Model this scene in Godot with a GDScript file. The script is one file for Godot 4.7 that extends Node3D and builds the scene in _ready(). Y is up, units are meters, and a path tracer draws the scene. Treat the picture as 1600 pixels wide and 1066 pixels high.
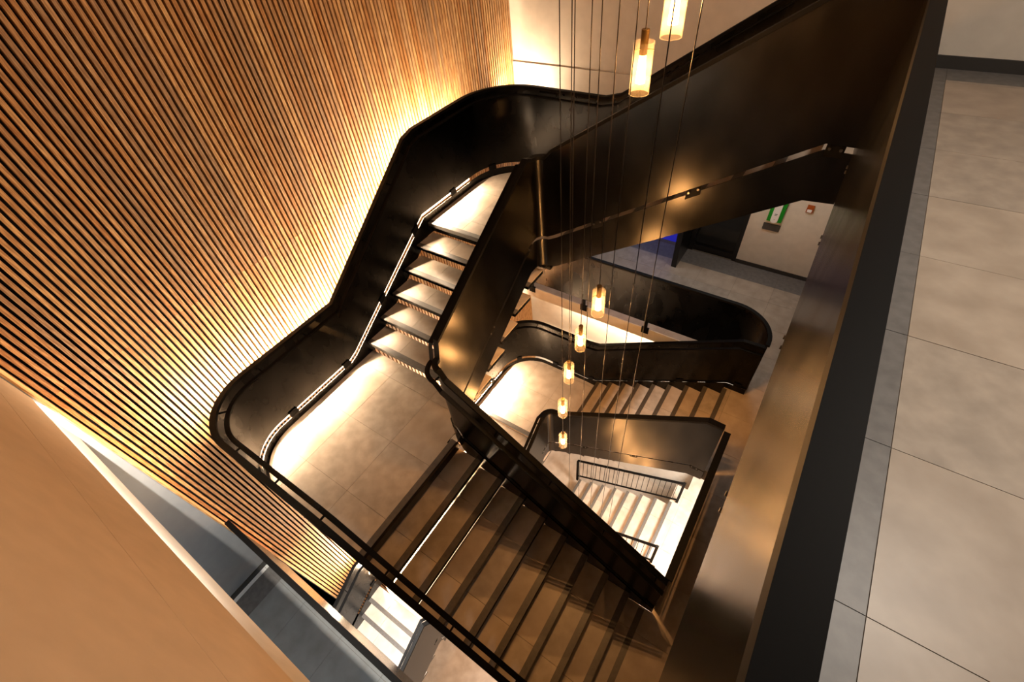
extends Node3D

# ---------------------------------------------------------------- levels (metres, gallery floor = 0)
const RISE := 0.1635
const STOREY := 3.924
const L1 := -2.4525
const L2 := -1.4715
const FLOOR1 := -3.924
const FLOOR2 := -7.848
const L2B := L2 - STOREY
const L1B := L1 - STOREY
const WELL_X := -2.08      # inner face of the left flight
const NEAR_Z := -1.47      # inner face of the near flight
const FAR_Z := -3.22       # inner face of the far flight
const OUT_X := -3.70       # outer side, slatted wall
const OUT_NEAR := -0.11
const OUT_FAR := -4.82
const SLAT_X := -3.80
const WARM := Color(1.0, 0.71, 0.415)
const LED := Color(1.0, 0.87, 0.72)

var M := {}
var rng := RandomNumberGenerator.new()
var used := {}

func _ready() -> void:
	rng.seed = 7
	camera_and_sky()
	materials()
	lights()
	setting()
	stairs()
	balustrades()
	led_strips()
	pendants()
	small_things()

# ---------------------------------------------------------------- camera, sky, large lights
func camera_and_sky() -> void:
	var cam := Camera3D.new()
	cam.name = "camera"
	cam.transform = Transform3D(Basis(Vector3(0.82996, -0.36000, 0.42610), Vector3(-0.08629, 0.67182, 0.73567), Vector3(-0.55111, -0.64735, 0.52652)).transposed().orthonormalized(), Vector3(0, 1.511, 0))
	cam.fov = rad_to_deg(2.0 * atan(533.0 / 713.8))
	cam.near = 0.02
	cam.far = 100.0
	add_child(cam)
	cam.make_current()
	var we := WorldEnvironment.new()
	we.name = "environment"
	var e := Environment.new()
	e.background_mode = Environment.BG_COLOR
	e.background_color = Color(0, 0, 0)
	e.tonemap_mode = Environment.TONE_MAPPER_LINEAR
	e.tonemap_exposure = 1.0
	e.sdfgi_enabled = true
	e.ssao_enabled = true
	e.ssil_enabled = true
	we.environment = e
	add_child(we)

func area(at: Vector3, towards: Vector3, size: Vector2, energy: float, color: Color) -> void:
	var a := AreaLight3D.new()
	a.name = "area_light"
	a.area_size = size
	a.light_energy = energy
	a.light_color = color
	a.shadow_enabled = true
	a.area_range = 20.0
	add_child(a, true)
	a.position = at
	var up := Vector3.UP if absf(towards.normalized().y) < 0.9 else Vector3.FORWARD
	a.look_at_from_position(at, at + towards, up)

func lights() -> void:
	pass

# ---------------------------------------------------------------- materials
func noise_image(freq: float, seed_: int, lo: Color, hi: Color, octaves := 4, size := 512, contrast := 1.0) -> ImageTexture:
	var f := FastNoiseLite.new()
	f.seed = seed_
	f.noise_type = FastNoiseLite.TYPE_SIMPLEX_SMOOTH
	f.frequency = freq
	f.fractal_octaves = octaves
	var g := f.get_seamless_image(size, size)
	var im := Image.create(size, size, false, Image.FORMAT_RGB8)
	for y in size:
		for x in size:
			var v := clampf((g.get_pixel(x, y).r - 0.5) * contrast + 0.5, 0, 1)
			im.set_pixel(x, y, lo.lerp(hi, v))
	return ImageTexture.create_from_image(im)

func mat(key: String, color: Color, rough: float, metal := 0.0, tex: Texture2D = null, scale := Vector3.ONE, rough_tex: Texture2D = null, bump: Texture2D = null, bump_cm := 0.0) -> StandardMaterial3D:
	var m := StandardMaterial3D.new()
	m.resource_name = key
	m.albedo_color = color
	m.roughness = rough
	m.metallic = metal
	if tex: m.albedo_texture = tex
	if rough_tex:
		m.roughness_texture = rough_tex
		m.roughness_texture_channel = BaseMaterial3D.TEXTURE_CHANNEL_RED
	if bump:
		m.heightmap_enabled = true
		m.heightmap_texture = bump
		m.heightmap_scale = bump_cm
	m.uv1_triplanar = true
	m.uv1_world_triplanar = true
	m.uv1_scale = scale
	M[key] = m
	return m

func glow(key: String, color: Color, energy: float) -> void:
	var m := StandardMaterial3D.new()
	m.resource_name = key
	m.albedo_color = Color(0.9, 0.9, 0.9)
	m.emission_enabled = true
	m.emission = color
	m.emission_energy_multiplier = energy
	M[key] = m

func materials() -> void:
	var cloud := noise_image(0.012, 3, Color(0.88, 0.87, 0.86), Color(1, 1, 1), 5, 512, 1.3)
	var cloud2 := noise_image(0.02, 11, Color(0.87, 0.87, 0.87), Color(1, 1, 1), 5, 512, 1.3)
	var smear := noise_image(0.015, 21, Color(0.84, 0.84, 0.84), Color(1, 1, 1), 4, 256, 1.2)
	var grain := noise_image(0.02, 31, Color(0.74, 0.66, 0.58), Color(1, 1, 1), 5, 512, 1.6)
	var paint := noise_image(0.03, 41, Color(0.95, 0.95, 0.95), Color(1, 1, 1), 4, 256, 1.0)
	mat("tile", Color(0.665, 0.61, 0.55), 0.42, 0.0, cloud, Vector3(0.55, 0.55, 0.55))
	mat("tile_b", Color(0.645, 0.595, 0.54), 0.42, 0.0, cloud2, Vector3(0.6, 0.6, 0.6))
	mat("tile_grey", Color(0.56, 0.57, 0.57), 0.45, 0.0, cloud, Vector3(0.55, 0.55, 0.55))
	mat("tile_border", Color(0.43, 0.42, 0.412), 0.45, 0.0, cloud2, Vector3(1.2, 1.2, 1.2))
	mat("grout", Color(0.36, 0.325, 0.285), 0.8)
	mat("nosing", Color(0.30, 0.28, 0.26), 0.4, 0.0, cloud2, Vector3(2, 2, 2))
	mat("steel", Color(0.25, 0.243, 0.232), 0.27, 1.0, smear, Vector3(0.9, 0.5, 0.9), smear)
	mat("steel_dark", Color(0.17, 0.166, 0.16), 0.30, 1.0, smear, Vector3(0.9, 0.5, 0.9), smear)
	mat("black_paint", Color(0.028, 0.025, 0.023), 0.55, 0.0).metallic_specular = 0.2
	mat("bright_metal", Color(0.45, 0.435, 0.41), 0.32, 1.0)
	mat("edge_metal", Color(0.30, 0.285, 0.265), 0.5, 0.6)
	mat("brass", Color(0.36, 0.29, 0.18), 0.35, 1.0)
	mat("cord", Color(0.10, 0.085, 0.07), 0.35, 0.6)
	mat("wall_paint", Color(0.83, 0.80, 0.75), 0.85, 0.0, paint, Vector3(0.7, 0.7, 0.7))
	mat("wall_tan", Color(0.80, 0.715, 0.60), 0.85, 0.0, paint, Vector3(0.7, 0.7, 0.7))
	mat("wall_grey", Color(0.62, 0.63, 0.64), 0.7, 0.0, paint, Vector3(0.7, 0.7, 0.7))
	mat("felt", Color(0.035, 0.033, 0.03), 0.95)
	mat("concrete", Color(0.5, 0.49, 0.47), 0.9, 0.0, cloud, Vector3(0.5, 0.5, 0.5))
	mat("baseboard", Color(0.19, 0.18, 0.17), 0.5)
	mat("door_dark", Color(0.05, 0.05, 0.052), 0.3)
	mat("door_glass", Color(0.06, 0.065, 0.07), 0.08)
	glow("blue_panel", Color(0.16, 0.17, 0.75), 0.5)
	M["blue_panel"].albedo_color = Color(0.15, 0.15, 0.5)
	mat("sign_green", Color(0.02, 0.55, 0.10), 0.5)
	mat("sign_white", Color(0.9, 0.9, 0.9), 0.45)
	mat("sign_ink", Color(0.25, 0.27, 0.28), 0.6)
	mat("call_orange", Color(0.62, 0.30, 0.08), 0.5)
	mat("grille_grey", Color(0.36, 0.35, 0.34), 0.5, 0.3)
	mat("white_metal", Color(0.85, 0.85, 0.84), 0.5)
	var tones := [Color(0.84, 0.67, 0.46), Color(0.80, 0.62, 0.41), Color(0.88, 0.72, 0.51), Color(0.76, 0.60, 0.42), Color(0.83, 0.68, 0.50), Color(0.78, 0.58, 0.36), Color(0.90, 0.74, 0.52), Color(0.72, 0.59, 0.45)]
	for i in tones.size():
		var m := mat("wood%d" % i, tones[i], 0.55, 0.0, grain, Vector3(9.0, 0.6, 9.0))
		m.uv1_offset = Vector3(0.13 * i, 0.37 * i, 0.21 * i)
	glow("led", LED, 6.0)
	glow("led_white", Color(1, 0.97, 0.92), 5.0)
	glow("bulb", Color(1.0, 0.74, 0.42), 22.0)
	var g := StandardMaterial3D.new()
	g.resource_name = "lamp_glass"
	g.transparency = BaseMaterial3D.TRANSPARENCY_ALPHA
	g.albedo_color = Color(1.0, 0.95, 0.86, 0.014)
	g.roughness = 0.04
	M["lamp_glass"] = g

# ---------------------------------------------------------------- mesh kit
class Kit:
	var p := PackedVector3Array()
	var n := PackedVector3Array()
	func tri(a: Vector3, b: Vector3, c: Vector3, na: Vector3, nb: Vector3, nc: Vector3) -> void:
		var face := (b - a).cross(c - a)
		if face.length_squared() < 1e-14: return
		if face.dot(na + nb + nc) > 0.0:
			p.append_array([a, c, b]); n.append_array([na, nc, nb])
		else:
			p.append_array([a, b, c]); n.append_array([na, nb, nc])
	func quad(a: Vector3, b: Vector3, c: Vector3, d: Vector3, na: Vector3, nb = null) -> void:
		# a-b is one end (normal na), d-c the other end (normal nb)
		var n2: Vector3 = na if nb == null else nb
		tri(a, b, c, na, na, n2); tri(a, c, d, na, n2, n2)
	func box(lo: Vector3, hi: Vector3) -> Kit:
		var c := (lo + hi) * 0.5
		var h := (hi - lo) * 0.5
		for ax in 3:
			for s: float in [-1.0, 1.0]:
				var nn := Vector3.ZERO; nn[ax] = s
				var u := Vector3.ZERO; u[(ax + 1) % 3] = h[(ax + 1) % 3]
				var v := Vector3.ZERO; v[(ax + 2) % 3] = h[(ax + 2) % 3]
				var o := c + nn * h[ax]
				quad(o - u - v, o + u - v, o + u + v, o - u + v, nn)
		return self
	func cyl(a: Vector3, b: Vector3, r: float, seg := 12, r2 := -1.0, caps := true) -> Kit:
		if r2 < 0: r2 = r
		var d := (b - a).normalized()
		var u := d.cross(Vector3.RIGHT if absf(d.x) < 0.8 else Vector3.UP).normalized()
		var v := d.cross(u)
		for i in seg:
			var t0 := TAU * i / seg
			var t1 := TAU * (i + 1) / seg
			var n0 := u * cos(t0) + v * sin(t0)
			var n1 := u * cos(t1) + v * sin(t1)
			quad(a + n0 * r, b + n0 * r2, b + n1 * r2, a + n1 * r, n0, n1)
			if caps:
				tri(a, a + n0 * r, a + n1 * r, -d, -d, -d)
				tri(b, b + n0 * r2, b + n1 * r2, d, d, d)
		return self
	func tube(a: Vector3, b: Vector3, r: float, t: float, seg := 24) -> Kit:
		var d := (b - a).normalized()
		var u := d.cross(Vector3.RIGHT if absf(d.x) < 0.8 else Vector3.UP).normalized()
		var v := d.cross(u)
		for i in seg:
			var t0 := TAU * i / seg
			var t1 := TAU * (i + 1) / seg
			var n0 := u * cos(t0) + v * sin(t0)
			var n1 := u * cos(t1) + v * sin(t1)
			quad(a + n0 * r, b + n0 * r, b + n1 * r, a + n1 * r, n0, n1)
			quad(a + n0 * (r - t), b + n0 * (r - t), b + n1 * (r - t), a + n1 * (r - t), -n0, -n1)
			quad(a + n0 * r, a + n0 * (r - t), a + n1 * (r - t), a + n1 * r, -d)
			quad(b + n0 * r, b + n0 * (r - t), b + n1 * (r - t), b + n1 * r, d)
		return self
	func sweep(path: Array, lo: Array, hi: Array, o1: float, o2: float) -> Kit:
		# path: Vector2(x, z); solid between offsets o1 < o2 (to the left-hand normal) and heights lo..hi
		var k := path.size()
		var sn := []
		for i in k - 1:
			var d: Vector2 = (path[i + 1] - path[i]).normalized()
			sn.append(Vector2(-d.y, d.x))
		var mit := []
		for i in k:
			if i == 0: mit.append(sn[0])
			elif i == k - 1: mit.append(sn[k - 2])
			else:
				var a: Vector2 = sn[i - 1]; var b: Vector2 = sn[i]
				mit.append((a + b) / (1.0 + a.dot(b)))
		for i in k - 1:
			var na: Vector2 = sn[i]; var nb: Vector2 = sn[i]
			if i > 0 and sn[i - 1].dot(sn[i]) > 0.8: na = (sn[i - 1] + sn[i]).normalized()
			if i < k - 2 and sn[i + 1].dot(sn[i]) > 0.8: nb = (sn[i + 1] + sn[i]).normalized()
			var A1: Vector2 = path[i] + mit[i] * o1; var A2: Vector2 = path[i] + mit[i] * o2
			var B1: Vector2 = path[i + 1] + mit[i + 1] * o1; var B2: Vector2 = path[i + 1] + mit[i + 1] * o2
			var n1 := Vector3(na.x, 0, na.y); var n2 := Vector3(nb.x, 0, nb.y)
			quad(v3(A2, lo[i]), v3(A2, hi[i]), v3(B2, hi[i + 1]), v3(B2, lo[i + 1]), n1, n2)
			quad(v3(A1, lo[i]), v3(A1, hi[i]), v3(B1, hi[i + 1]), v3(B1, lo[i + 1]), -n1, -n2)
			var up := (v3(B2, hi[i + 1]) - v3(A2, hi[i])).cross(v3(A1, hi[i]) - v3(A2, hi[i])).normalized()
			if up.y < 0: up = -up
			quad(v3(A1, hi[i]), v3(A2, hi[i]), v3(B2, hi[i + 1]), v3(B1, hi[i + 1]), up)
			var dn := (v3(B2, lo[i + 1]) - v3(A2, lo[i])).cross(v3(A1, lo[i]) - v3(A2, lo[i])).normalized()
			if dn.y > 0: dn = -dn
			quad(v3(A1, lo[i]), v3(A2, lo[i]), v3(B2, lo[i + 1]), v3(B1, lo[i + 1]), dn)
		for e in [0, k - 1]:
			var d: Vector2 = (path[1] - path[0]).normalized() * -1.0 if e == 0 else (path[k - 1] - path[k - 2]).normalized()
			var A: Vector2 = path[e] + mit[e] * o1; var B: Vector2 = path[e] + mit[e] * o2
			quad(v3(A, lo[e]), v3(B, lo[e]), v3(B, hi[e]), v3(A, hi[e]), Vector3(d.x, 0, d.y))
		return self
	func v3(a: Vector2, y: float) -> Vector3:
		return Vector3(a.x, y, a.y)
	func slab(poly: PackedVector2Array, lo: float, hi: float) -> Kit:
		var idx := Geometry2D.triangulate_polygon(poly)
		for i in range(0, idx.size(), 3):
			var a := poly[idx[i]]; var b := poly[idx[i + 1]]; var c := poly[idx[i + 2]]
			tri(v3(a, hi), v3(b, hi), v3(c, hi), Vector3.UP, Vector3.UP, Vector3.UP)
			tri(v3(a, lo), v3(b, lo), v3(c, lo), Vector3.DOWN, Vector3.DOWN, Vector3.DOWN)
		var cw := Geometry2D.is_polygon_clockwise(poly)
		for i in poly.size():
			var a := poly[i]; var b := poly[(i + 1) % poly.size()]
			var d := (b - a).normalized()
			var nn := Vector3(d.y, 0, -d.x)
			if cw: nn = -nn
			quad(v3(a, lo), v3(a, hi), v3(b, hi), v3(b, lo), nn)
		return self
	func mesh() -> ArrayMesh:
		var arr := []
		arr.resize(Mesh.ARRAY_MAX)
		arr[Mesh.ARRAY_VERTEX] = p
		arr[Mesh.ARRAY_NORMAL] = n
		var m := ArrayMesh.new()
		m.add_surface_from_arrays(Mesh.PRIMITIVE_TRIANGLES, arr)
		return m

func put(kit: Kit, called: String, m: String, parent: Node = null) -> MeshInstance3D:
	return put_mesh(kit.mesh(), called, m, parent)

func put_mesh(mesh: Mesh, called: String, m: String, parent: Node = null) -> MeshInstance3D:
	var o := MeshInstance3D.new()
	o.mesh = mesh
	o.material_override = M[m]
	o.name = numbered(called) if parent == null else called
	(self if parent == null else parent).add_child(o, true)
	return o

func numbered(called: String) -> String:
	var k: int = used.get(called, 0)
	used[called] = k + 1
	return called if k == 0 else "%s_%03d" % [called, k]

func thing(called: String, label: String, category: String, group := "", at := Vector3.ZERO) -> Node3D:
	var o := Node3D.new()
	o.name = numbered(called)
	add_child(o)
	o.position = at
	tag(o, label, category, group)
	return o

func tag(o: Node, label: String, category: String, group := "") -> void:
	o.set_meta("label", label)
	o.set_meta("category", category)
	if group: o.set_meta("group", group)

func struct(kit: Kit, called: String, m: String, label := "", category := "") -> MeshInstance3D:
	var o := put(kit, called, m)
	o.set_meta("kind", "structure")
	if label: o.set_meta("label", label)
	if category: o.set_meta("category", category)
	return o

func rect(x0: float, z0: float, x1: float, z1: float) -> PackedVector2Array:
	return PackedVector2Array([Vector2(x0, z0), Vector2(x1, z0), Vector2(x1, z1), Vector2(x0, z1)])

func arc(c: Vector2, r: float, a0: float, a1: float, k: int) -> PackedVector2Array:
	var out := PackedVector2Array()
	for i in k + 1:
		var t := deg_to_rad(lerpf(a0, a1, float(i) / k))
		out.append(c + Vector2(cos(t), sin(t)) * r)
	return out

func tiles(parent: Node, outline: PackedVector2Array, x0: float, sx: float, z0: float, sz: float, y: float, keys: Array, thick := 0.012, called := "tile") -> void:
	# every whole or cut tile is a piece of its own, joints 3 mm
	var lo := outline[0]; var hi := outline[0]
	for q in outline:
		lo = lo.min(q); hi = hi.max(q)
	var i0 := floori((lo.x - x0) / sx); var i1 := ceili((hi.x - x0) / sx)
	var j0 := floori((lo.y - z0) / sz); var j1 := ceili((hi.y - z0) / sz)
	for i in range(i0, i1):
		for j in range(j0, j1):
			var r := rect(x0 + i * sx + 0.0014, z0 + j * sz + 0.0014, x0 + (i + 1) * sx - 0.0014, z0 + (j + 1) * sz - 0.0014)
			for q in Geometry2D.intersect_polygons(r, outline):
				var area_ := 0.0
				for k in q.size(): area_ += q[k].cross(q[(k + 1) % q.size()]) * 0.5
				if absf(area_) < 0.0008: continue
				put(Kit.new().slab(q, y - thick, y + rng.randf_range(-0.0004, 0.0004)), called, keys[rng.randi() % keys.size()], parent)

# ---------------------------------------------------------------- setting
func setting() -> void:
	gallery()
	slat_wall()
	upper_walls()
	floor_below()
	lower_floors()

func gallery() -> void:
	var f := struct(Kit.new().slab(rect(0.165, -5.30, 4.2, 3.2), -0.30, -0.003), "floor", "grout", "pale stone tiled gallery floor with a dark tile border", "floor")
	tiles(f, rect(0.5435, -4.95, 4.2, 3.2), 0.5435, 1.2, -0.105, 0.6, 0.0, ["tile", "tile_b", "tile"])
	tiles(f, rect(0.165, -5.22, 0.5435, 3.2), 0.1435, 0.40, -0.105, 0.6, 0.0, ["tile_border"], 0.012, "border_tile")
	tiles(f, rect(0.5435, -5.22, 4.2, -4.95), 0.5435, 0.6, -5.25, 0.30, 0.0, ["tile_border"], 0.012, "border_tile")
	var w := struct(Kit.new().box(Vector3(0.28, -0.3, -5.90), Vector3(4.3, 3.1, -5.22)), "wall_back", "wall_paint", "plain plaster wall at the end of the gallery", "wall")
	var b := struct(Kit.new().box(Vector3(0.28, 0.0, -5.22), Vector3(4.2, 0.088, -5.205)), "baseboard_back", "baseboard", "dark baseboard along the gallery end wall", "baseboard")
	struct(Kit.new().box(Vector3(4.2, -0.3, -5.46), Vector3(4.4, 3.1, 3.3)), "wall_right", "wall_paint", "plain plaster wall on the far side of the gallery", "wall")
	struct(Kit.new().box(Vector3(0.1, -0.3, 3.2), Vector3(4.4, 3.1, 3.4)), "wall_front", "wall_paint", "plain plaster wall behind the camera", "wall")
	struct(Kit.new().box(Vector3(-4.12, 3.0, -5.9), Vector3(4.4, 3.2, 3.4)), "ceiling", "wall_paint", "plain white ceiling over stairwell and gallery", "ceiling")

func slat_wall() -> void:
	var back := struct(Kit.new().box(Vector3(-4.12, -9.6, -5.75), Vector3(-3.97, 3.1, 0.38)), "wall_left", "felt", "tall wall clad in narrow upright timber slats over black felt", "wall")
	var pitch := 0.0449
	var count := 134
	var up := BoxMesh.new(); up.size = Vector3(0.045, 3.845, 0.026)
	var mid := BoxMesh.new(); mid.size = Vector3(0.045, 3.20, 0.026)
	var low := Kit.new()
	for i in count:
		var z := 0.352 - pitch * i
		var joint := -0.845 + rng.randf_range(-0.004, 0.004)
		var joint2 := joint - 3.204
		var a := put_mesh(up, "slat", "wood%d" % (rng.randi() % 8), back)
		a.position = Vector3(-3.9475, joint + 0.001 + 3.845 * 0.5, z)
		var b := put_mesh(mid, "slat", "wood%d" % (rng.randi() % 8), back)
		b.position = Vector3(-3.9475, joint - 0.001 - 1.6, z)
		low.box(Vector3(-3.97, -9.4, z - 0.013), Vector3(-3.925, joint2, z + 0.013))
	put(Kit.new().box(Vector3(-3.97, -4.1, 0.381), Vector3(-3.728, 3.0, 0.392)), "end_board", "wood6", back)
	var rest := put(low, "lower_slats", "wood1", back)
	rest.set_meta("kind", "stuff")

func upper_walls() -> void:
	# far side of the stairwell
	struct(Kit.new().box(Vector3(-4.12, -0.46, -5.90), Vector3(0.30, 3.1, -5.64)), "wall_far", "wall_paint", "plain plaster wall beyond the far flight, meeting the timber slats", "wall")
	struct(Kit.new().box(Vector3(-3.97, -0.75, -5.90), Vector3(0.28, -0.461, -5.622)), "trim_1", "wall_paint", "projecting plaster band along the foot of the far wall", "trim")
	# near side: plaster bulkhead of two boards with an open joint, a lit recess under it
	var w := struct(Kit.new().box(Vector3(-3.79, -0.60, 0.425), Vector3(0.10, 3.0, 0.60)), "wall_near", "wall_tan", "beige plaster bulkhead close beside the camera with a hairline joint", "wall")
	var k := Kit.new()
	var j0 := Vector3(-3.79, -0.275, 0); var j1 := Vector3(0.10, -0.005, 0)
	for part in [[Vector3(-3.79, -0.66, 0), Vector3(0.10, -0.66, 0), j0 - Vector3(0, 0.0015, 0), j1 - Vector3(0, 0.0015, 0)], [j0 + Vector3(0, 0.0015, 0), j1 + Vector3(0, 0.0015, 0), Vector3(-3.79, 3.0, 0), Vector3(0.10, 3.0, 0)]]:
		var kk := Kit.new()
		var q := []
		for v in part:
			q.append(Vector3(v.x, v.y, 0.40)); q.append(Vector3(v.x, v.y, 0.412))
		kk.quad(q[0], q[2], q[6], q[4], Vector3(0, 0, -1))
		kk.quad(q[1], q[3], q[7], q[5], Vector3(0, 0, 1))
		kk.quad(q[0], q[1], q[3], q[2], Vector3.DOWN)
		kk.quad(q[4], q[5], q[7], q[6], Vector3.UP)
		kk.quad(q[0], q[1], q[5], q[4], Vector3.LEFT)
		kk.quad(q[2], q[3], q[7], q[6], Vector3.RIGHT)
		put(kk, "panel", "wall_tan", w)
	struct(Kit.new().box(Vector3(-3.73, -1.10, 0.435), Vector3(0.10, -0.601, 0.60)), "trim_2", "wall_paint", "white lower band of the bulkhead, brightly lit from the recess", "trim")
	# walkway below: ceiling and grey end wall
	struct(Kit.new().box(Vector3(-3.9, -1.16, 0.60), Vector3(0.165, -0.90, 3.4)), "ceiling_walkway", "wall_paint", "ceiling over the walkway below", "ceiling")
	struct(Kit.new().box(Vector3(-3.98, -3.924, 0.393), Vector3(-3.73, 3.1, 3.4)), "wall_walkway", "wall_grey", "blue-grey painted end wall of the walkway below", "wall")
	struct(Kit.new().box(Vector3(-3.73, -3.924, 0.45), Vector3(-3.716, -3.85, 3.2)), "baseboard_walkway", "baseboard", "dark baseboard under the blue-grey wall", "baseboard")
	struct(Kit.new().box(Vector3(-3.98, -8.0, 3.2), Vector3(4.4, -0.90, 3.4)), "wall_rear", "wall_grey", "wall behind the walkway below", "wall")

func floor_outline() -> Array:
	# floor one storey down, cut round the stair opening: right part, far part, near part
	var right := PackedVector2Array([Vector2(4.2, 0.36), Vector2(4.2, -5.18), Vector2(-0.35, -5.18)])
	right.append_array(arc(Vector2(-0.35, -4.60), 0.58, -90, 0, 10))
	right.append_array(PackedVector2Array([Vector2(0.23, -4.62), Vector2(-0.03, -4.62), Vector2(-0.03, -3.25), Vector2(0.20, -3.25), Vector2(0.20, -1.45), Vector2(-0.09, -1.45), Vector2(-0.09, -0.12), Vector2(0.20, -0.12), Vector2(0.20, 0.36)]))
	var far := rect(-3.97, -8.6, 4.2, -5.18)
	var near := rect(-3.73, 0.36, 4.2, 3.2)
	return [right, far, near]

func floor_below() -> void:
	var parts := floor_outline()
	var k := Kit.new()
	for q in parts: k.slab(q, FLOOR1 - 0.22, FLOOR1 - 0.003)
	var f := struct(k, "floor_lower", "grout", "stone tiled floor one storey down, seen beyond the stairs", "floor")
	tiles(f, parts[0], 0.07, 0.6, -1.20, 0.6, FLOOR1, ["tile", "tile_b"])
	tiles(f, rect(-3.97, -7.05, 4.2, -5.18), 0.07, 0.6, -6.65, 0.6, FLOOR1, ["tile", "tile_b"])
	tiles(f, rect(-3.0, -7.46, 4.2, -7.05), 0.07, 0.6, -7.46, 0.6, FLOOR1, ["tile_border"], 0.012, "border_tile")
	tiles(f, rect(-3.43, 0.36, 4.2, 2.4), -3.0, 0.6, 0.49, 0.6, FLOOR1, ["tile_grey"])
	tiles(f, rect(-3.67, 0.36, -3.43, 2.4), -3.67, 0.24, 0.49, 0.6, FLOOR1, ["tile_border"], 0.012, "border_tile")
	tiles(f, rect(-3.73, 0.36, -3.67, 2.4), -3.73, 0.06, 0.49, 0.6, FLOOR1, ["white_metal"], 0.012, "edge_tile")
	# room at the far end
	struct(Kit.new().box(Vector3(-0.69, FLOOR1, -7.70), Vector3(4.3, -0.70, -7.47)), "wall_end", "wall_paint", "white end wall of the floor below with a green cabinet", "wall")
	struct(Kit.new().box(Vector3(-0.69, FLOOR1, -7.47), Vector3(4.2, FLOOR1 + 0.07, -7.455)), "baseboard_end", "baseboard", "dark baseboard along the white end wall below", "baseboard")
	struct(Kit.new().box(Vector3(-4.0, FLOOR1, -8.8), Vector3(4.3, -0.70, -8.6)), "wall_hall", "wall_grey", "grey wall deep behind the dark doorway below", "wall")
	struct(Kit.new().box(Vector3(-4.12, -1.0, -8.8), Vector3(4.4, -0.751, -5.60)), "ceiling_hall", "wall_paint", "ceiling over the hall on the floor below", "ceiling")
	struct(Kit.new().box(Vector3(4.2, -8.0, -8.8), Vector3(4.4, -0.3, 3.3)), "wall_lower", "wall_paint", "side wall of the lower floors", "wall")
	var d := struct(Kit.new().box(Vector3(-1.52, FLOOR1, -7.60), Vector3(-0.74, -1.7, -7.54)), "door_1", "door_glass", "dark glazed door in a black frame beside the white end wall", "door")
	put(Kit.new().box(Vector3(-0.76, FLOOR1, -7.62), Vector3(-0.69, -1.65, -7.47)), "frame", "door_dark", d)
	put(Kit.new().box(Vector3(-1.56, FLOOR1, -7.62), Vector3(-1.46, -1.65, -7.47)), "frame", "door_dark", d)
	put(Kit.new().box(Vector3(-1.46, FLOOR1, -7.62), Vector3(-0.76, FLOOR1 + 0.12, -7.50)), "bottom_rail", "door_dark", d)
	put(Kit.new().box(Vector3(-1.46, -1.75, -7.62), Vector3(-0.76, -1.65, -7.50)), "top_rail", "door_dark", d)
	var o := put(Kit.new().box(Vector3(-1.63, FLOOR1, -7.54), Vector3(-1.54, -0.751, -6.83)), "partition", "door_dark")
	tag(o, "black upright partition end standing on the floor below", "partition")
	var bl := put(Kit.new().box(Vector3(-2.6, FLOOR1, -7.6), Vector3(-1.63, -1.2, -7.56)), "blue_screen", "blue_panel")
	tag(bl, "deep blue lit screen behind the black partition below", "screen")

func lower_floors() -> void:
	var k := Kit.new()
	var right := PackedVector2Array([Vector2(4.2, 3.2), Vector2(4.2, -8.6), Vector2(0.10, -8.6), Vector2(0.10, -5.0), Vector2(-0.13, -5.0), Vector2(-0.13, -3.25), Vector2(0.10, -3.25), Vector2(0.10, 3.2)])
	k.slab(right, FLOOR2 - 0.2, FLOOR2 - 0.003)
	var f := struct(k, "floor_bottom", "grout", "pale floor two storeys down", "floor")
	tiles(f, Geometry2D.intersect_polygons(right, rect(-0.2, -5.6, 1.3, -1.0))[0], 0.07, 0.6, -1.2, 0.6, FLOOR2, ["tile"])
	struct(Kit.new().box(Vector3(-3.9, -9.7, -8.6), Vector3(4.2, -9.5, 3.2)), "floor_basement", "tile", "pale basement floor under the lowest flight", "floor")
	struct(Kit.new().box(Vector3(-4.12, -9.6, -5.90), Vector3(0.10, FLOOR1 - 0.221, -5.64)), "wall_lower_far", "wall_paint", "white wall below the curved guard", "wall")
	struct(Kit.new().box(Vector3(-3.90, FLOOR1 - 0.222, -5.18), Vector3(-0.36, FLOOR1 - 0.004, -5.164)), "trim_3", "wall_paint", "white slab edge under the long curved guard below", "trim")

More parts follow.
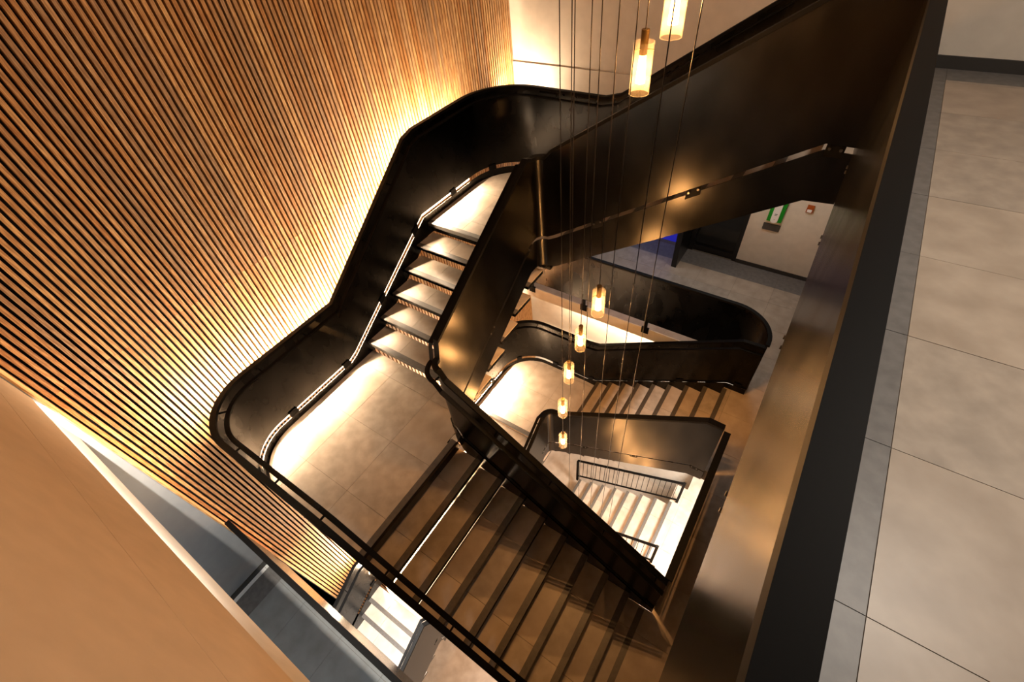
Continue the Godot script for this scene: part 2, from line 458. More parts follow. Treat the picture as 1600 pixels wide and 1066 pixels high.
# ---------------------------------------------------------------- stairs
func tread(flight: Node, x0: float, x1: float, z0: float, z1: float, y: float, nose: String, joints: Array, tile_keys: Array, lit := false) -> void:
	# nose: side on which the nosing lies (+x, -x, +z, -z)
	var t := put(Kit.new().box(Vector3(x0, y - 0.052, z0), Vector3(x1, y - 0.014, z1)), "tread", "steel_dark", flight)
	var w := 0.058
	var e := 0.004
	var lo := Vector2(x0, z0); var hi := Vector2(x1, z1)
	var s0 := lo; var s1 := hi; var e0 := lo; var e1 := hi
	match nose:
		"+x": s0.x = hi.x - w - e; s1.x = hi.x - e; e0.x = hi.x - e; hi.x -= w + e
		"-x": s1.x = lo.x + w + e; s0.x = lo.x + e; e1.x = lo.x + e; lo.x += w + e
		"+z": s0.y = hi.y - w - e; s1.y = hi.y - e; e0.y = hi.y - e; hi.y -= w + e
		"-z": s1.y = lo.y + w + e; s0.y = lo.y + e; e1.y = lo.y + e; lo.y += w + e
	put(Kit.new().box(Vector3(s0.x, y - 0.014, s0.y), Vector3(s1.x, y + 0.0005, s1.y)), "nosing_strip", "nosing", t)
	put(Kit.new().box(Vector3(e0.x, y - 0.05, e0.y), Vector3(e1.x, y, e1.y)), "edge_trim", "edge_metal", t)
	var cuts := joints.duplicate()
	var along_x := nose.ends_with("z")
	var a: float = lo.x if along_x else lo.y
	var b: float = hi.x if along_x else hi.y
	cuts.append(b); cuts.sort()
	for c in cuts:
		if c <= a + 0.02 or c > b + 0.001: continue
		var g := 0.0015
		var p0 := Vector3(a + g, y - 0.014, lo.y) if along_x else Vector3(lo.x, y - 0.014, a + g)
		var p1 := Vector3(c - g, y, hi.y) if along_x else Vector3(hi.x, y, c - g)
		put(Kit.new().box(p0, p1), "tile", tile_keys[rng.randi() % tile_keys.size()], t)
		a = c

func landing_outline_near() -> PackedVector2Array:
	var q := PackedVector2Array([Vector2(-2.095, -0.14), Vector2(-2.095, -1.38), Vector2(-2.11, -1.38), Vector2(-2.11, -1.90), Vector2(-3.68, -1.90)])
	q.append_array(arc(Vector2(-3.16, -0.66), 0.52, 180, 90, 12))
	return q

func landing_outline_far() -> PackedVector2Array:
	var q := PackedVector2Array([Vector2(-3.68, -3.31), Vector2(-2.03, -3.31), Vector2(-2.03, -4.80)])
	q.append_array(arc(Vector2(-3.06, -4.18), 0.62, -90, -180, 12))
	return q

func landing(called: String, label: String, outline: PackedVector2Array, y: float, x0: float, z0: float) -> Node3D:
	var t := thing(called, label, "landing")
	put(Kit.new().slab(outline, y - 0.16, y - 0.012), "deck", "steel_dark", t)
	put(Kit.new().slab(outline, y - 0.012, y - 0.003), "bed", "grout", t)
	tiles(t, outline, x0, 0.6, z0, 0.6, y, ["tile", "tile_b"])
	return t

func stairs() -> void:
	# near flight: mid landing down to the floor below, nosings toward +x
	var t := thing("stair_flight", "wide brown-lit flight of open treads descending from the big landing", "stairs")
	for k in range(1, 9):
		var x := -2.014 + 0.2445 * k
		tread(t, x - 0.2445 - 0.035, x, -1.4495, -0.132, L1 - RISE * k, "+x", [-1.095, -0.495], ["tile", "tile_b"])
	var fs := put(Kit.new().box(Vector3(0.064, FLOOR1 - 0.005, -1.43), Vector3(0.124, FLOOR1 + 0.0012, -0.13)), "nosing_strip", "nosing", t)
	# left flight: upper landing down to the mid landing, nosings toward +z
	t = thing("stair_flight", "narrow lit flight of open treads rising beside the slatted wall", "stairs")
	for j in range(1, 6):
		var z := -1.88 - 0.275 * (j - 1)
		tread(t, -3.68, -2.106, z - 0.275 - 0.03, z, L1 + RISE * j, "+z", [-3.23, -2.63], ["tile", "tile_b"])
	# far flight: gallery down to the upper landing, nosings toward -x
	t = thing("stair_flight", "uppermost flight hidden behind the tall black stair wall", "stairs")
	for j in range(1, 9):
		var x := -0.042 - 0.2445 * j
		tread(t, x, x + 0.2445 + 0.035, -4.80, -3.24, -RISE * j, "-x", [-4.2, -3.6], ["tile", "tile_b"])
	put(Kit.new().box(Vector3(-0.042, -0.16, -4.80), Vector3(0.165, -0.001, -3.24)), "top_step", "tile", t)
	# storey below: far flight, left flight, then a straight flight toward the viewer
	t = thing("stair_flight", "lower flight with pale treads and dark nosing strips beside the well", "stairs")
	for j in range(1, 9):
		var x := -0.042 - 0.2445 * j
		tread(t, x, x + 0.2445 + 0.035, -4.80, -3.24, FLOOR1 - RISE * j, "-x", [-4.2, -3.6], ["tile", "tile_b"])
	put(Kit.new().box(Vector3(-0.042, FLOOR1 - 0.005, -4.60), Vector3(0.018, FLOOR1 + 0.0012, -3.26)), "nosing_strip", "nosing", t)
	t = thing("stair_flight", "lower left flight mostly hidden under the mid landing", "stairs")
	for j in range(1, 6):
		var z := -1.88 - 0.275 * (j - 1)
		tread(t, -3.68, -2.106, z - 0.275 - 0.03, z, L1B + RISE * j, "+z", [-3.23, -2.63], ["tile", "tile_b"])
	t = thing("stair_flight", "white-lit treads descending under the grey walkway", "stairs")
	for k in range(1, 8):
		var z := -0.119 + 0.23 * k
		tread(t, -3.56, -2.22, z - 0.26, z, L1B - RISE * k, "+z", [-2.6, -3.2], ["tile"])
	# lowest flight, seen down the well
	t = thing("stair_flight", "brightly lit lowest flight seen down the open well", "stairs")
	for j in range(1, 8):
		var x := -0.134 - 0.29 * j
		tread(t, x, x + 0.33, -4.58, -3.30, FLOOR2 - 0.172 * j, "-x", [-4.2, -3.6], ["tile"])
	put(Kit.new().box(Vector3(-0.134, FLOOR2 - 0.005, -4.58), Vector3(-0.074, FLOOR2 + 0.0012, -3.30)), "nosing_strip", "nosing", t)

	var l := landing("stair_landing", "large tiled landing lit along its curved outer edge", landing_outline_near(), L1, -3.208, -1.695)
	put(Kit.new().box(Vector3(-2.095, L1 - 0.105, -1.44), Vector3(-2.036, L1, -0.14)), "nosing_strip", "nosing", l)
	put(Kit.new().box(Vector3(-2.036, L1 - 0.105, -1.44), Vector3(-2.010, L1 - 0.008, -0.14)), "edge_beam", "steel", l)
	l = landing("stair_landing", "small upper landing with a curved outer corner beside the slats", landing_outline_far(), L2, -3.208, -4.695)
	put(Kit.new().box(Vector3(-3.68, L2 - 0.05, -3.31), Vector3(-2.10, L2, -3.252)), "nosing_strip", "nosing", l)
	put(Kit.new().box(Vector3(-3.68, L2 - 0.05, -3.252), Vector3(-2.10, L2 - 0.001, -3.245)), "edge_trim", "edge_metal", l)
	l = landing("stair_landing", "white-lit landing glimpsed below between two black balustrades", landing_outline_far(), L2B, -3.208, -4.695)
	put(Kit.new().box(Vector3(-3.68, L2B - 0.05, -3.31), Vector3(-2.10, L2B, -3.252)), "nosing_strip", "nosing", l)
	put(Kit.new().box(Vector3(-3.68, L2B - 0.05, -3.252), Vector3(-2.10, L2B - 0.001, -3.245)), "edge_trim", "edge_metal", l)
	landing("stair_landing", "lower landing hidden beneath the large one", Geometry2D.intersect_polygons(landing_outline_near(), rect(-4.0, -3.0, -2.15, 0.5))[0], L1B, -3.208, -1.695)

# ---------------------------------------------------------------- balustrades
# node: [x, z, fillet radius, top, slot, bottom]
func rounded(nodes: Array) -> Dictionary:
	var path := []; var top := []; var slot := []; var bot := []
	for i in nodes.size():
		var a = nodes[i]
		var pts := [Vector2(a[0], a[1])]
		if a[2] > 0.0:
			var q0 = nodes[i - 1]; var q1 = nodes[i + 1]
			var c := Vector2(a[0], a[1])
			var d0 := (Vector2(q0[0], q0[1]) - c).normalized()
			var d1 := (Vector2(q1[0], q1[1]) - c).normalized()
			var half := acos(clampf(d0.dot(d1), -1, 1)) * 0.5
			var r: float = a[2]
			var cut := r / tan(half)
			var centre := c + (d0 + d1).normalized() * (r / sin(half))
			var v0 := c + d0 * cut - centre
			var v1 := c + d1 * cut - centre
			pts = []
			var seg := 14 if r > 0.2 else 8
			for s in seg + 1:
				var t := float(s) / seg
				pts.append(centre + v0.rotated(v0.angle_to(v1) * t))
		for q in pts:
			path.append(q); top.append(a[3]); slot.append(a[4]); bot.append(a[5])
	return {"path": path, "top": top, "slot": slot, "bot": bot}

func plus(a: Array, d: float) -> Array:
	return a.map(func(v): return v + d)

func off(path: Array, o: float) -> Array:
	var out := []
	for i in path.size():
		var n := Vector2.ZERO
		if i > 0: 
			var d: Vector2 = (path[i] - path[i - 1]).normalized(); n += Vector2(-d.y, d.x)
		if i < path.size() - 1:
			var d: Vector2 = (path[i + 1] - path[i]).normalized(); n += Vector2(-d.y, d.x)
		out.append(path[i] + n.normalized() * o)
	return out

# side: +1 when the stair lies on the left-hand normal of the path, -1 otherwise
func balustrade(label: String, nodes: Array, side: float, steel := "steel", rail := true, lower := true, bolts := true, cap_w := 0.05, recess := 0.014) -> Node3D:
	var g := rounded(nodes)
	var t := thing("balustrade", label, "balustrade", "black steel balustrades of the stair")
	put(Kit.new().sweep(g.path, plus(g.slot, 0.03), plus(g.top, -0.03), -0.005, 0.005), "panel", steel, t)
	put(Kit.new().sweep(g.path, plus(g.top, -0.03), g.top, -cap_w * 0.5, cap_w * 0.5), "cap_rail", "black_paint", t)
	if lower:
		var o := recess * side
		put(Kit.new().sweep(g.path, g.bot, plus(g.slot, -0.016), o - 0.005, o + 0.005), "stringer_plate", steel, t)
	if rail:
		var h := off(g.path, 0.078 * side)
		var hr := put(Kit.new().sweep(h, plus(g.top, -0.085), plus(g.top, -0.07), -0.02, 0.02), "handrail", "black_paint", t)
		var run := 0.35
		for i in g.path.size() - 1:
			var a: Vector2 = g.path[i]; var b: Vector2 = g.path[i + 1]
			var len_ := a.distance_to(b)
			while run < len_:
				var f := run / len_
				var q := a.lerp(b, f); var y: float = lerpf(g.top[i], g.top[i + 1], f)
				var d := (b - a).normalized()
				var nn := Vector2(-d.y, d.x) * side
				var w := [q + nn * 0.004, q + nn * 0.06]
				put(Kit.new().sweep(w, [y - 0.085, y - 0.085], [y - 0.072, y - 0.072], -0.006, 0.006), "bracket", "black_paint", hr)
				run += 0.52
			run -= len_
	if bolts and lower:
		var run := 0.12
		for i in g.path.size() - 1:
			var a: Vector2 = g.path[i]; var b: Vector2 = g.path[i + 1]
			var len_ := a.distance_to(b)
			while run < len_:
				var f := run / len_
				var q := a.lerp(b, f); var y: float = lerpf(g.slot[i], g.slot[i + 1], f)
				var d := (b - a).normalized()
				var nn := Vector2(-d.y, d.x) * side
				var c := q + nn * 0.012
				var w := [c - d * 0.05, c + d * 0.05]
				var dy: float = (g.slot[i + 1] - g.slot[i]) / maxf(len_, 0.001) * 0.05
				var plate := put(Kit.new().sweep(w, [y - 0.05 - dy, y - 0.05 + dy], [y + 0.055 - dy, y + 0.055 + dy], -0.006, 0.0), "joint_plate", "black_paint", t)
				for s: float in [-1.0, 1.0]:
					var p := q + d * 0.03 * s
					var pn := nn * -0.009
					put(Kit.new().cyl(Vector3(p.x, y + dy * 0.6 * s + 0.003, p.y), Vector3(p.x + pn.x, y + dy * 0.6 * s + 0.003, p.y + pn.y), 0.009, 10), "bolt", "bright_metal", plate)
				run += 0.75
			run -= len_
	return t

func balustrades() -> void:
	# upper storey, inner side: gallery -> far flight -> left flight -> near flight
	var inner := balustrade("black steel balustrade winding round the well behind the hanging lamps", [
		[0.148, FAR_Z, 0, 1.03, 0.112, -0.225], [-0.03, FAR_Z, 0, 1.02, 0.112, -0.24], [-1.92, FAR_Z, 0, -0.235, -1.12, -1.48],
		[WELL_X, FAR_Z, 0.09, -0.31, -1.16, -1.49], [WELL_X, -3.04, 0, -0.275, -1.165, -1.49],
		[WELL_X, -1.60, 0, -1.135, -2.11, -2.44], [WELL_X, NEAR_Z, 0.09, -1.32, -2.19, -2.52],
		[-1.94, NEAR_Z, 0, -1.42, -2.33, -2.65], [-0.12, NEAR_Z, 0, -2.70, -3.59, FLOOR1], [0.19, NEAR_Z, 0, -2.93, -3.80, FLOOR1]], 1.0)
	cover(inner, [[WELL_X, -3.04, 0, 0, -1.165, 0], [WELL_X, -1.60, 0, 0, -2.11, 0]], 0.0055)
	cover(inner, [[-1.94, NEAR_Z, 0, 0, -2.33, 0], [-0.12, NEAR_Z, 0, 0, -3.59, 0], [0.19, NEAR_Z, 0, 0, -3.80, 0]], 0.0054)
	# upper storey, outer side
	var zf := OUT_FAR
	balustrade("black steel balustrade with a curved outer edge along the slatted wall", [
		[0.15, zf, 0, 1.0, 0.112, -0.225], [-0.03, zf, 0, 0.98, 0.112, -0.24], [-2.02, zf, 0, -0.36, -1.30, -1.62],
		[-2.2, zf, 0, -0.41, L2 + 0.10, L2 - 0.16], [OUT_X, zf, 0.62, -0.41, L2 + 0.10, L2 - 0.16], [OUT_X, -3.36, 0, -0.41, L2 + 0.10, L2 - 0.16],
		[OUT_X, -3.20, 0, -0.45, L2 + 0.10, L2 - 0.16], [OUT_X, -1.70, 0, -1.53, L1 + 0.14, L1 - 0.16], [OUT_X, -1.60, 0, -1.53, L1 + 0.10, L1 - 0.16],
		[OUT_X, OUT_NEAR, 0.52, -1.53, L1 + 0.10, L1 - 0.16], [-2.12, OUT_NEAR, 0, -1.53, L1 + 0.10, L1 - 0.16], [-1.98, OUT_NEAR, 0, -1.56, L1 + 0.08, L1 - 0.20],
		[-0.05, OUT_NEAR, 0, -2.85, FLOOR1 + 0.11, FLOOR1], [0.19, OUT_NEAR, 0, -2.93, FLOOR1 + 0.11, FLOOR1]], -1.0, "steel_dark")
	# gallery edge beside the camera
	var edge := balustrade("polished dark steel balustrade along the gallery edge close to the camera", [
		[0.124, 3.1, 0, 1.03, 0.10, -0.225], [0.124, FAR_Z + 0.026, 0, 1.03, 0.10, -0.225]], 1.0, "steel", false, true, true, 0.049, 0.034)
	put(Kit.new().box(Vector3(0.118, 0.13, FAR_Z + 0.0052), Vector3(0.130, 1.0, FAR_Z + 0.026)), "corner_post", "steel", edge)
	# floor below: right edge of the well
	balustrade("straight black balustrade closing the well on the floor below", [
		[0.185, NEAR_Z - 0.03, 0, FLOOR1 + 1.0, FLOOR1 + 0.10, FLOOR1 - 0.2], [0.185, FAR_Z + 0.02, 0, FLOOR1 + 1.0, FLOOR1 + 0.10, FLOOR1 - 0.2]], 1.0, "steel", false, true, false, 0.07)
	# floor below: far edge, curving round to the lower flight
	balustrade("long black balustrade with a rounded end on the far side below", [
		[-3.80, -5.17, 0, FLOOR1 + 1.05, FLOOR1 + 0.11, FLOOR1 - 0.02], [0.235, -5.17, 0.52, FLOOR1 + 1.05, FLOOR1 + 0.11, FLOOR1 - 0.02], [0.235, -4.60, 0, FLOOR1 + 1.05, FLOOR1 + 0.11, FLOOR1 - 0.02]], 1.0, "steel_dark", false, false, false)
	# floor below: walkway edge on the near side
	balustrade("black topped balustrade at the edge of the grey tiled walkway", [
		[-3.72, 0.345, 0, -2.88, FLOOR1 + 0.10, -4.25], [0.18, 0.345, 0, -2.88, FLOOR1 + 0.10, -4.25]], 1.0, "steel", false, true, false)
	# storey below, inner side
	var s := -STOREY
	balustrade("lower black balustrade with golden lamp reflections inside the well", [
		[0.145, FAR_Z, 0, 1.02 + s, 0.0 + s, -0.21 + s], [-0.03, FAR_Z, 0, 1.03 + s, 0.0 + s, -0.23 + s], [-1.92, FAR_Z, 0, -0.28 + s, -1.13 + s, -1.42 + s],
		[WELL_X, FAR_Z, 0.09, -0.31 + s, -1.20 + s, -1.49 + s], [WELL_X, -3.04, 0, -0.275 + s, -1.2 + s, -1.49 + s],
		[WELL_X, -1.60, 0, -1.30 + s, -2.25 + s, -2.5 + s], [WELL_X - 0.02, -0.25, 0, -1.40 + s, -2.34 + s, -2.6 + s], [WELL_X - 0.12, -0.10, 0, -1.42 + s, -2.36 + s, -2.6 + s], [WELL_X - 0.12, 1.6, 0, -2.45 + s, -3.36 + s, -3.65 + s]], 1.0)
	# storey below, outer side
	var outer := balustrade("lower black balustrade curving past the white-lit landing", [
		[0.235, zf + 0.18, 0, 0.97 + s, 0.112 + s, s], [-0.03, zf + 0.18, 0, 0.96 + s, 0.112 + s, -0.24 + s], [-2.02, zf + 0.04, 0, -0.34 + s, -1.30 + s, -1.62 + s],
		[-2.2, zf + 0.03, 0, -0.38 + s, L2B + 0.10, L2B - 0.16], [OUT_X, zf + 0.03, 0.62, -0.38 + s, L2B + 0.10, L2B - 0.16], [OUT_X, -3.36, 0, -0.38 + s, L2B + 0.10, L2B - 0.16],
		[OUT_X, -3.20, 0, -0.45 + s, L2B + 0.10, L2B - 0.16], [OUT_X, -1.70, 0, -1.50 + s, L1B + 0.14, L1B - 0.16], [OUT_X, -0.7, 0, -1.50 + s, L1B + 0.10, L1B - 0.16],
		[OUT_X + 0.12, -0.3, 0, -1.50 + s, L1B + 0.10, L1B - 0.16], [OUT_X + 0.12, -0.10, 0, -1.50 + s, L1B + 0.06, L1B - 0.2], [OUT_X + 0.12, 1.6, 0, -2.50 + s, L1B - 0.9, L1B - 1.2]], -1.0, "steel_dark")
	cover(outer, [[0.235, zf + 0.18, 0, 0, 0.112 + s, 0], [-0.03, zf + 0.18, 0, 0, 0.112 + s, 0], [-2.02, zf + 0.04, 0, 0, -1.30 + s, 0], [-2.2, zf + 0.03, 0, 0, L2B + 0.10, 0], [-2.9, zf + 0.03, 0, 0, L2B + 0.10, 0]], 0.0055)
	railing("slim barred railing on the far side of the lowest white flight", -4.62)
	railing("slim barred railing on the near side of the lowest white flight", -3.27)

func cover(t: Node, nodes: Array, o: float) -> void:
	var g := rounded(nodes)
	put(Kit.new().sweep(g.path, plus(g.slot, -0.03), plus(g.slot, 0.045), o, o + 0.003), "cover_plate", "black_paint", t)

func railing(label: String, z: float) -> void:
	var t := thing("stair_railing", label, "railing", "barred railings of the lowest flight")
	var line := func(x: float) -> float: return FLOOR2 + 0.6 * (x + 0.05)
	var xs := [0.0, -2.25]
	put(Kit.new().sweep([Vector2(0.02, z), Vector2(-2.25, z)], [-6.995, line.call(-2.25) + 0.875], [-6.965, line.call(-2.25) + 0.905], -0.022, 0.022), "top_rail", "black_paint", t)
	put(Kit.new().sweep([Vector2(0.02, z), Vector2(-2.25, z)], [-7.72, line.call(-2.25) + 0.13], [-7.70, line.call(-2.25) + 0.155], -0.015, 0.015), "bottom_rail", "black_paint", t)
	for x in [0.0, -2.24]:
		put(Kit.new().box(Vector3(x - 0.025, line.call(x) - (0.0 if x > -1 else 0.08), z - 0.02), Vector3(x + 0.025, line.call(x) + 0.86, z + 0.02)), "post", "black_paint", t)
	for i in 20:
		var x := -0.105 * (i + 1)
		put(Kit.new().cyl(Vector3(x, line.call(x) + 0.14, z), Vector3(x, line.call(x) + 0.88, z), 0.006, 6), "baluster", "black_paint", t)

# ---------------------------------------------------------------- LED strips in the slot of the outer balustrade
func led_run(label: String, pts: Array, half: float, inward: bool, energy: float, slope_share := 1.0, lean := 0.0) -> void:
	# pts: Vector3 on the centre line of the strip; light goes to the stair side or to the slats
	var t := thing("led_strip", label, "light", "light strips behind the outer balustrades")
	var path := []; var lo := []; var hi := []
	for q in pts:
		path.append(Vector2(q.x, q.z)); lo.append(q.y - half); hi.append(q.y + half)
	put(Kit.new().sweep(path, lo, hi, -0.004, 0.004), "diffuser", "led", t)
	for i in pts.size() - 1:
		var a: Vector3 = pts[i]; var b: Vector3 = pts[i + 1]
		var len_ := a.distance_to(b)
		var d := (b - a).normalized()
		var side := Vector3.UP.cross(d).normalized()
		if side.dot(Vector3(-2.9, 0, -2.4) - a) < 0: side = -side
		if not inward: side = -side
		var lift := side.cross(d).normalized()
		if lift.y < 0: lift = -lift
		strip_light((a + b) * 0.5 + side * 0.006 + lift * (0.022 if inward else 0.0), side + lift * lean, d, len_, 0.008, energy * len_ * (slope_share if absf(d.y) > 0.2 else 1.0))

func strip_light(at: Vector3, towards: Vector3, along: Vector3, length_: float, width: float, energy: float, color := LED) -> void:
	var a := AreaLight3D.new()
	a.name = "strip_light"
	a.area_size = Vector2(length_, width)
	a.light_energy = energy
	a.light_color = color
	a.shadow_enabled = true
	a.area_range = 20.0
	add_child(a, true)
	var z := -towards.normalized()
	var x := (along - z * along.dot(z)).normalized()
	var y := z.cross(x)
	a.transform = Transform3D(Basis(x, y, z), at)

func led_strips() -> void:
	for lvl in 2:
		var s := -STOREY * lvl
		var which := "upper" if lvl == 0 else "lower"
		var x := OUT_X - 0.022
		var slot := []; var wash := []
		for q in arc(Vector2(-3.18, -0.63), 0.542, 128, 180, 5): slot.append(Vector3(q.x, L1 + 0.108 + s, q.y))
		slot.append(Vector3(x, L1 + 0.108 + s, -1.60)); slot.append(Vector3(x, L1 + 0.148 + s, -1.70))
		slot.append(Vector3(x, L2 + 0.108 + s, -3.20)); slot.append(Vector3(x, L2 + 0.108 + s, -4.15))
		led_run("thin white light strip in the slot of the curved %s balustrade" % which, slot, 0.017, true, 6.0 if lvl == 0 else 30.0, 0.4, -0.15)
		for q in arc(Vector2(-3.18, -0.63), 0.536, 120, 180, 5): wash.append(Vector3(q.x, -1.80 + s, q.y))
		wash.append(Vector3(x + 0.006, -1.80 + s, -1.70)); wash.append(Vector3(x + 0.006, -0.74 + s, -3.15)); wash.append(Vector3(x + 0.006, -0.74 + s, -4.2))
		led_run("hidden light strip washing the slats behind the curved %s balustrade" % which, wash, 0.01, false, 8.0 if lvl == 0 else 26.0, 0.55, 0.8)

# ---------------------------------------------------------------- pendants
func pendants() -> void:
	# x/z ratio, z, height of the middle of the glass, label
	var list := [
		[0.3285, -2.40, 0.96, "glass pendant lamp cut off by the top of the photo"],
		[0.3795, -2.40, 0.705, "large glass pendant lamp just under the cut-off one"],
		[0.437, -2.35, -0.875, "glass pendant lamp in front of the dark guard below, upper of five"],
		[0.4955, -2.42, -1.44, "second lamp down in the cluster of five small glass pendants"],
		[0.541, -2.38, -1.92, "middle lamp in the cluster of five small glass pendants"],
		[0.5705, -2.30, -2.43, "fourth lamp down in the cluster of five small glass pendants"],
		[0.5705, -2.46, -3.39, "lowest visible lamp in the cluster of five small glass pendants"],
		[0.5342, -2.35, -5.1, "pendant lamp on a long cord, hidden low in the well, first from slats"],
		[0.4735, -2.35, -5.5, "pendant lamp on a long cord, hidden low in the well, second from slats"],
		[0.3988, -2.35, -5.9, "pendant lamp on a long cord, hidden low in the well, third from slats"],
		[0.3305, -2.15, -6.3, "pendant lamp on a long cord, hidden low in the well, fourth from slats"],
		[0.2803, -2.35, -6.6, "pendant lamp on a long cord, hidden low in the well, farthest from slats"]]
	var cable := 3.0
	for a in list:
		var at := Vector3(a[0] * a[1], a[2], a[1])
		var t := thing("pendant_lamp", a[3], "lamp", "glass pendant lamps hanging in the stairwell", at)
		put(Kit.new().tube(Vector3(0, -0.115, 0), Vector3(0, 0.115, 0), 0.050, 0.003, 28), "glass_shade", "lamp_glass", t)
		put(Kit.new().cyl(Vector3(0, 0.06, 0), Vector3(0, 0.165, 0), 0.019, 16), "socket", "brass", t)
		for r in 3:
			var an := TAU * r / 3.0
			put(Kit.new().cyl(Vector3(0, 0.085, 0), Vector3(cos(an) * 0.052, 0.085, sin(an) * 0.052), 0.0025, 6), "spoke", "brass", t)
		var b := put(Kit.new().cyl(Vector3(0, -0.065, 0), Vector3(0, 0.058, 0), 0.024, 16, 0.016), "bulb", "bulb", t)
		put(Kit.new().cyl(Vector3(0, 0.165, 0), Vector3(0, 3.0 - a[2], 0), 0.0028, 6), "cord", "cord", t)
		var o := OmniLight3D.new()
		o.name = "lamp_light"
		o.light_color = WARM
		o.light_energy = 0.6
		o.light_size = 0.016
		o.omni_range = 20.0
		o.omni_attenuation = 2.0
		o.shadow_enabled = true
		t.add_child(o)
		var sp := SpotLight3D.new()          # the lamp sits in its socket and throws most of its light down
		sp.name = "lamp_beam"
		sp.light_color = WARM
		sp.light_energy = 2.5
		sp.light_size = 0.016
		sp.spot_angle = 72.0
		sp.spot_range = 20.0
		sp.spot_attenuation = 2.0
		sp.shadow_enabled = true
		t.add_child(sp)
		sp.rotation_degrees = Vector3(-90, 0, 0)
		sp.position = Vector3(0, -0.02, 0)

# ---------------------------------------------------------------- small things
func panel_light(label: String, at: Vector3, size: Vector2, energy: float, color: Color, down := true) -> void:
	var t := thing("ceiling_light", label, "light", "", at)
	put(Kit.new().box(Vector3(-size.x * 0.5 - 0.02, 0.0, -size.y * 0.5 - 0.02), Vector3(size.x * 0.5 + 0.02, 0.03, size.y * 0.5 + 0.02)), "frame", "white_metal", t)
	put(Kit.new().box(Vector3(-size.x * 0.5, -0.004, -size.y * 0.5), Vector3(size.x * 0.5, 0.0, size.y * 0.5)), "diffuser", "led_white", t)
	area(at + Vector3(0, -0.01, 0), Vector3.DOWN, size, energy, color)

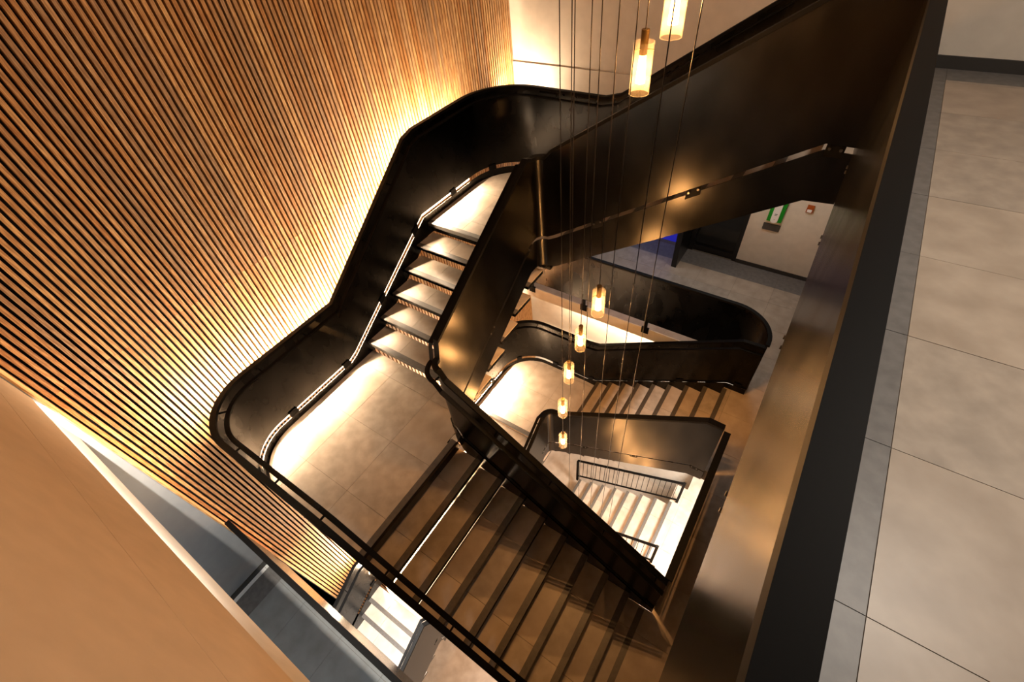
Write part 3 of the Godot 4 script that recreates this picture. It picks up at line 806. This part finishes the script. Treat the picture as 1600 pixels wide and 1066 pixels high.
func small_things() -> void:
	panel_light("ceiling light panel above the gallery floor", Vector3(1.4, 2.965, -2.0), Vector2(0.6, 0.6), 9.0, Color(1, 0.95, 0.89))
	panel_light("ceiling light panel above the walkway below", Vector3(-2.2, -1.20, 1.6), Vector2(0.6, 0.6), 1.6, Color(0.86, 0.94, 1.0))
	panel_light("ceiling light panel in the far hall below", Vector3(-0.6, -1.035, -6.4), Vector2(0.6, 0.6), 1.7, Color(1, 0.95, 0.9))
	panel_light("second ceiling light panel in the far hall below", Vector3(-2.6, -1.035, -6.5), Vector2(0.6, 0.6), 1.5, Color(0.92, 0.95, 1.0))
	panel_light("ceiling light panel over the lowest flight", Vector3(1.0, -4.20, -3.6), Vector2(1.0, 1.0), 60.0, Color(1, 0.97, 0.93))
	panel_light("ceiling light panel under the grey walkway", Vector3(-2.6, -4.30, 1.2), Vector2(1.0, 0.6), 34.0, Color(1, 0.97, 0.94))
	# lit recess of the near bulkhead
	var t := thing("led_strip", "light strip tucked behind the beige bulkhead edge", "light")
	put(Kit.new().box(Vector3(-3.72, -0.612, 0.4135), Vector3(-1.7, -0.602, 0.4235)), "led_tube", "led_white", t)
	strip_light(Vector3(-2.71, -0.615, 0.4185), Vector3.DOWN, Vector3.RIGHT, 2.0, 0.009, 9.0, Color(1, 0.96, 0.9))
	# wall washers behind the far balustrades
	t = thing("led_strip", "light strip low behind the upper balustrade by the white wall", "light")
	put(Kit.new().box(Vector3(-3.88, -0.82, -5.26), Vector3(-3.50, -0.80, -5.24)), "led_tube", "led_white", t)
	strip_light(Vector3(-3.69, -0.795, -5.25), Vector3(-0.2, 0.75, -1.0), Vector3.RIGHT, 0.38, 0.02, 3.0)
	t = thing("led_strip", "light strip under the far floor edge below", "light")
	put(Kit.new().box(Vector3(-3.0, -4.25, -5.36), Vector3(-0.9, -4.23, -5.34)), "led_tube", "led_white", t)
	strip_light(Vector3(-1.95, -4.255, -5.35), Vector3(0.0, -1.0, -0.5), Vector3.RIGHT, 2.1, 0.02, 7.0)
	# end wall of the floor below
	var z := -7.47
	t = thing("wall_cabinet", "green and white first-aid style cabinet on the white wall below", "cabinet")
	put(Kit.new().box(Vector3(-0.44, -2.965, z), Vector3(-0.225, -2.58, z + 0.05)), "case", "sign_green", t)
	var k := Kit.new()
	var q := PackedVector2Array([Vector2(-0.385, 2.58), Vector2(-0.28, 2.58), Vector2(-0.28, 2.93)])
	q.append_array(arc(Vector2(-0.3325, 2.925), 0.0525, 0, 180, 10))
	var front := Kit.new().slab(q, 0.0, 0.02)
	var fp := put(front, "front_plate", "sign_white", t)
	fp.transform = Transform3D(Basis(Vector3(1, 0, 0), Vector3(0, 0, 1), Vector3(0, -1, 0)), Vector3(0, 0, z + 0.05))
	put(Kit.new().box(Vector3(-0.355, -2.84, z + 0.07), Vector3(-0.318, -2.832, z + 0.072)), "print", "sign_ink", t)
	put(Kit.new().box(Vector3(-0.35, -2.822, z + 0.07), Vector3(-0.31, -2.812, z + 0.072)), "print", "sign_ink", t)
	put(Kit.new().box(Vector3(-0.34, -2.915, z + 0.07), Vector3(-0.325, -2.91, z + 0.072)), "print", "sign_ink", t)
	t = thing("wall_grille", "grey louvred grille under the green cabinet", "grille")
	put(Kit.new().box(Vector3(-0.464, -3.15, z), Vector3(-0.208, -3.035, z + 0.012)), "backing", "baseboard", t)
	for i in 8:
		put(Kit.new().box(Vector3(-0.46, -3.146 + 0.0138 * i, z + 0.012), Vector3(-0.212, -3.138 + 0.0138 * i, z + 0.024)), "slat", "grille_grey", t)
	t = thing("call_point", "small orange-brown call point box high on the white wall", "call point")
	put(Kit.new().box(Vector3(0.035, -2.70, z), Vector3(0.127, -2.585, z + 0.03)), "case", "call_orange", t)
	put(Kit.new().box(Vector3(0.05, -2.69, z + 0.03), Vector3(0.113, -2.645, z + 0.034)), "label_plate", "sign_white", t)
	# fixing blocks of the far guard below
	for x in [-3.55, -2.52, -1.42]:
		var b := thing("guard_bracket", "black fixing block under the long far guard, %s" % ("next to the slats" if x < -3 else ("behind the upper pendant" if x < -2 else "farthest from the slats")), "bracket", "fixing blocks of the far guard")
		put(Kit.new().box(Vector3(x - 0.06, FLOOR1 - 0.10, -5.18), Vector3(x + 0.06, FLOOR1 + 0.02, -5.15)), "block", "black_paint", b)
		put(Kit.new().box(Vector3(x - 0.025, FLOOR1 + 0.02, -5.178), Vector3(x + 0.025, FLOOR1 + 0.14, -5.155)), "strap", "black_paint", b)
